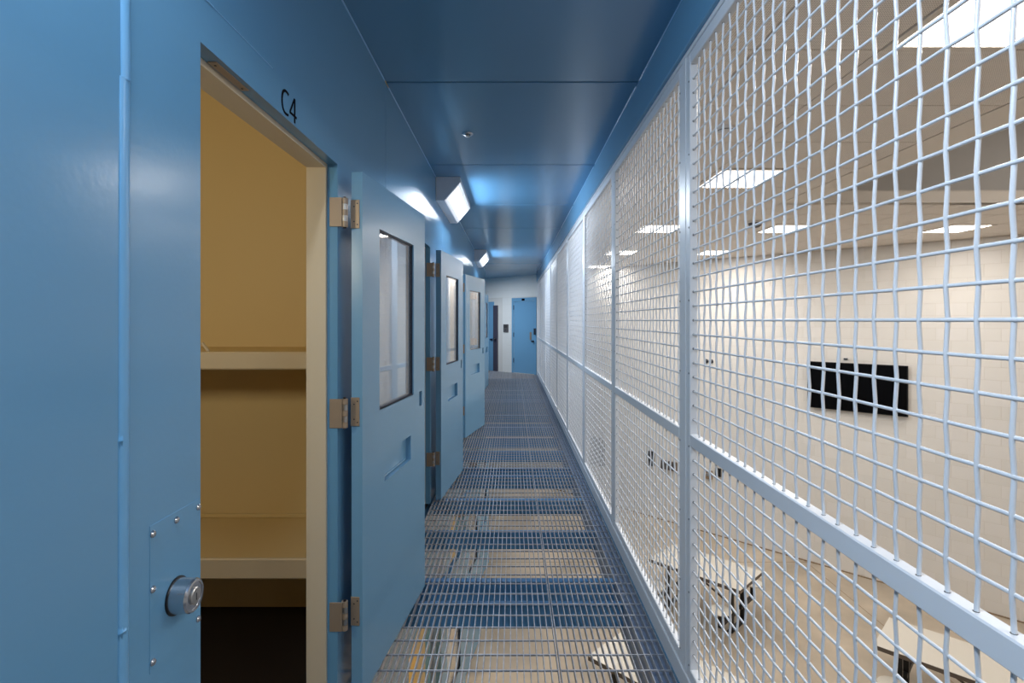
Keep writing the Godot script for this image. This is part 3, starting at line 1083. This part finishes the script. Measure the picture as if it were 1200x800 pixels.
func screen() -> void:
	for k in range(-2, 10):
		var z := 0.655 + BAY * k
		if k >= -1:
			var st := mb()
			cbox(st, v(SCR - 0.002, 0.05, z - 0.02), v(SCR + 0.042, 2.6, z + 0.02), 0.003)
			var o := obj("screen_post", st, M.white_steel)
			tag(o, "white steel post behind the camera" if k < 0 else ("white steel post just outside the picture on the right" if k == 0 else "%s white steel post of the mesh screen, counting away from the camera" % ORD[k - 1]), "post", "posts of the mesh screen")
	for k in range(-1, 9):
		var z := 0.655 + BAY * k + 0.02
		var lb: String
		if k == -1: lb = "white wire mesh panel behind the camera"
		elif k == 0: lb = "nearest white wire mesh panel filling the right side of the picture"
		else: lb = "%s white wire mesh panel of the screen, counting away from the camera" % ORD[k]
		mesh_panel(z, BAY - 0.04, lb, k >= 0 and k < 3)
	mesh_panel(14.85, 0.5, "narrow last white wire mesh panel against the far wall", false)
	var hc := setting("trim_2", "white steel head channel along the top of the mesh screen", "channel")
	var st := mb()
	cbox(st, v(SCR - 0.003, 2.592, -6.0), v(SCR + 0.04, 2.645, 15.36), 0.003)
	obj("channel", st, M.white_steel, hc)
	for k in 10:
		for dz in [0.2, 0.75, 1.35]:
			st = mb()
			lathe(st, Transform3D(Basis(Vector3.BACK, PI / 2), v(SCR - 0.003, 2.617, 0.655 + BAY * k + dz)), [[0.005, 0.0], [0.005, 0.002], [0.0, 0.003]], 8)
			obj("screw", st, M.screw_dark, hc)
	var sc := setting("trim_3", "white steel sill channel along the foot of the mesh screen", "channel")
	st = mb()
	cbox(st, v(SCR - 0.003, 0.014, -6.0), v(SCR + 0.04, 0.1, 15.36), 0.003)
	cbox(st, v(SCR - 0.006, 0.094, -6.0), v(SCR + 0.004, 0.104, 15.36), 0.003)
	obj("channel", st, M.white_steel, sc)

# ------------------------------------------------------------------ cell doors
func cell_door() -> Node3D:
	# hinge-side back edge at the origin; leaf runs along -z; front (corridor side when open) at x = 0.045
	var t := Node3D.new()
	var W := 0.928
	var TZ := Transform3D(Basis(Vector3(0, 0, -1), Vector3.UP, Vector3(1, 0, 0)), Vector3.ZERO)
	var win := [0.195, 1.14, 0.709, 1.928]
	var slot := [0.26, 0.81, 0.66, 0.935]
	var pull := [0.815, 1.06, 0.868, 1.14]
	var st := mb()
	plate(st, TZ, 0.0, 0.024, W, 2.124, 0.045, [win, slot, pull])
	obj("leaf", st, M.blue_door, t)
	# glazing: dark gasket and pane
	st = mb()
	plate(st, TZ.translated(Vector3(0.006, 0, 0)), win[0], win[1], win[2], win[3], 0.0325, [[win[0] + 0.006, win[1] + 0.006, win[2] - 0.006, win[3] - 0.006]])
	obj("gasket", st, M.gasket, t)
	st = mb()
	box(st, v(0.024, win[1] + 0.004, win[0] + 0.004), v(0.031, win[3] - 0.004, win[2] - 0.004))
	obj("pane", st, M.glass, t)
	# pass-through with its flap set back
	st = mb()
	plate(st, TZ.translated(Vector3(0.012, 0, 0)), slot[0], slot[1], slot[2], slot[3], 0.006, [])
	var fl := obj("flap", st, M.blue_door, t)
	st = mb()
	tube(st, [v(0.02, slot[1] + 0.006, slot[0] + 0.02), v(0.02, slot[1] + 0.006, slot[2] - 0.02)], 0.005, 8)
	obj("flap_hinge", st, M.blue_door, fl)
	st = mb()
	plate(st, TZ.translated(Vector3(0.004, 0, 0)), pull[0], pull[1], pull[2], pull[3], 0.006, [])
	obj("flush_pull", st, M.dark_slot, t)
	# three hinges on the hinge edge
	for y in [0.37, 1.166, 1.955]:
		var h := sub("hinge", t, Vector3(0, y, 0))
		st = mb()
		cbox(st, Vector3(-0.002, -0.057, 0.0), Vector3(0.034, 0.057, 0.004), 0.001)
		obj("door_plate", st, M.hinge, h)
		st = mb()
		cbox(st, Vector3(-0.072, -0.057, 0.045), Vector3(-0.024, 0.057, 0.049), 0.001)
		obj("frame_plate", st, M.hinge, h)
		for k in 5:
			st = mb()
			tube(st, [Vector3(-0.013, -0.057 + k * 0.0228, 0.036), Vector3(-0.013, -0.057 + k * 0.0228 + 0.0218, 0.036)], 0.0125, 10)
			obj("knuckle", st, M.pin if k % 2 else M.hinge, h)
		st = mb()
		tube(st, [Vector3(-0.027, -0.036, 0.048), Vector3(-0.027, 0.036, 0.048)], 0.0024, 6)
		tube(st, [Vector3(-0.013, -0.062, 0.036), Vector3(-0.013, 0.062, 0.036)], 0.006, 8)
		obj("pin", st, M.black, h)
		st = mb()
		for p in [[0.026, 0.042], [0.012, 0.03], [0.012, -0.03], [0.026, -0.042]]:
			lathe(st, Transform3D(Basis(Vector3.RIGHT, PI / 2), Vector3(p[0], p[1], 0.004)), [[0.003, 0.0], [0.003, 0.0006], [0.0, 0.0007]], 8)
			lathe(st, Transform3D(Basis(Vector3.RIGHT, PI / 2), Vector3(-0.036 - p[0], p[1], 0.049 - 0.004 * p[0] / 0.026)), [[0.003, 0.0], [0.003, 0.0006], [0.0, 0.0007]], 8)
		obj("screw_heads", st, M.screw_dark, h)
	return t

# the frame leaf of each hinge stays flat on the jamb, however far its door has swung
func square_hinges(d: Node3D, deg: float) -> void:
	for h in d.get_children():
		if h.name.begins_with("hinge"):
			for p in h.get_children():
				if p.name == "frame_plate": p.rotation.y = deg_to_rad(deg)

func doors() -> void:
	var angles := [6.3, 6.3, 12.5, 4.0, 3.0]
	var lab := ["blue steel cell door standing open nearest the camera", "second blue cell door from the camera, standing open", "third blue cell door, swung furthest into the walkway", "fourth blue cell door, nearly hidden behind the third", "last blue cell door, a thin strip near the end wall"]
	var proto := cell_door()
	for n in 5:
		var d: Node3D = proto if n == 0 else proto.duplicate()
		d.name = numbered("cell_door")
		add_child(d)
		d.position = v(-0.642, 0.0, 2.185 + CELL * n)
		d.rotation.y = -deg_to_rad(angles[n])
		square_hinges(d, angles[n])
		tag(d, lab[n], "cell door", "open cell doors on the walkway")
	var low := ["nearest the camera", "second from the camera", "third from the camera", "fourth from the camera"]
	for n in 4:
		var d: Node3D = proto.duplicate()
		d.name = numbered("lower_cell_door")
		add_child(d)
		d.position = v(-0.642, LOW, 2.185 + CELL * n)
		d.scale = Vector3(1, 1.1, 1)
		d.rotation.y = -deg_to_rad(7.0 + n)
		square_hinges(d, 7.0 + n)
		tag(d, "open blue cell door of the lower level under the grating, " + low[n], "cell door", "open cell doors below the walkway")

func _ready() -> void:
	camera_and_air()
	materials()
	cell_fronts()
	cells()
	lower_fronts()
	walkway()
	far_wall()
	dayroom()
	corner_light(-0.17, "white corner ceiling light above the camera, out of the picture")
	corner_light(4.9, "nearest white corner ceiling light glowing above the cell doors")
	corner_light(9.95, "farther white corner ceiling light, small above the third cell door")
	lobby_lamp()
	screen()
	doors()
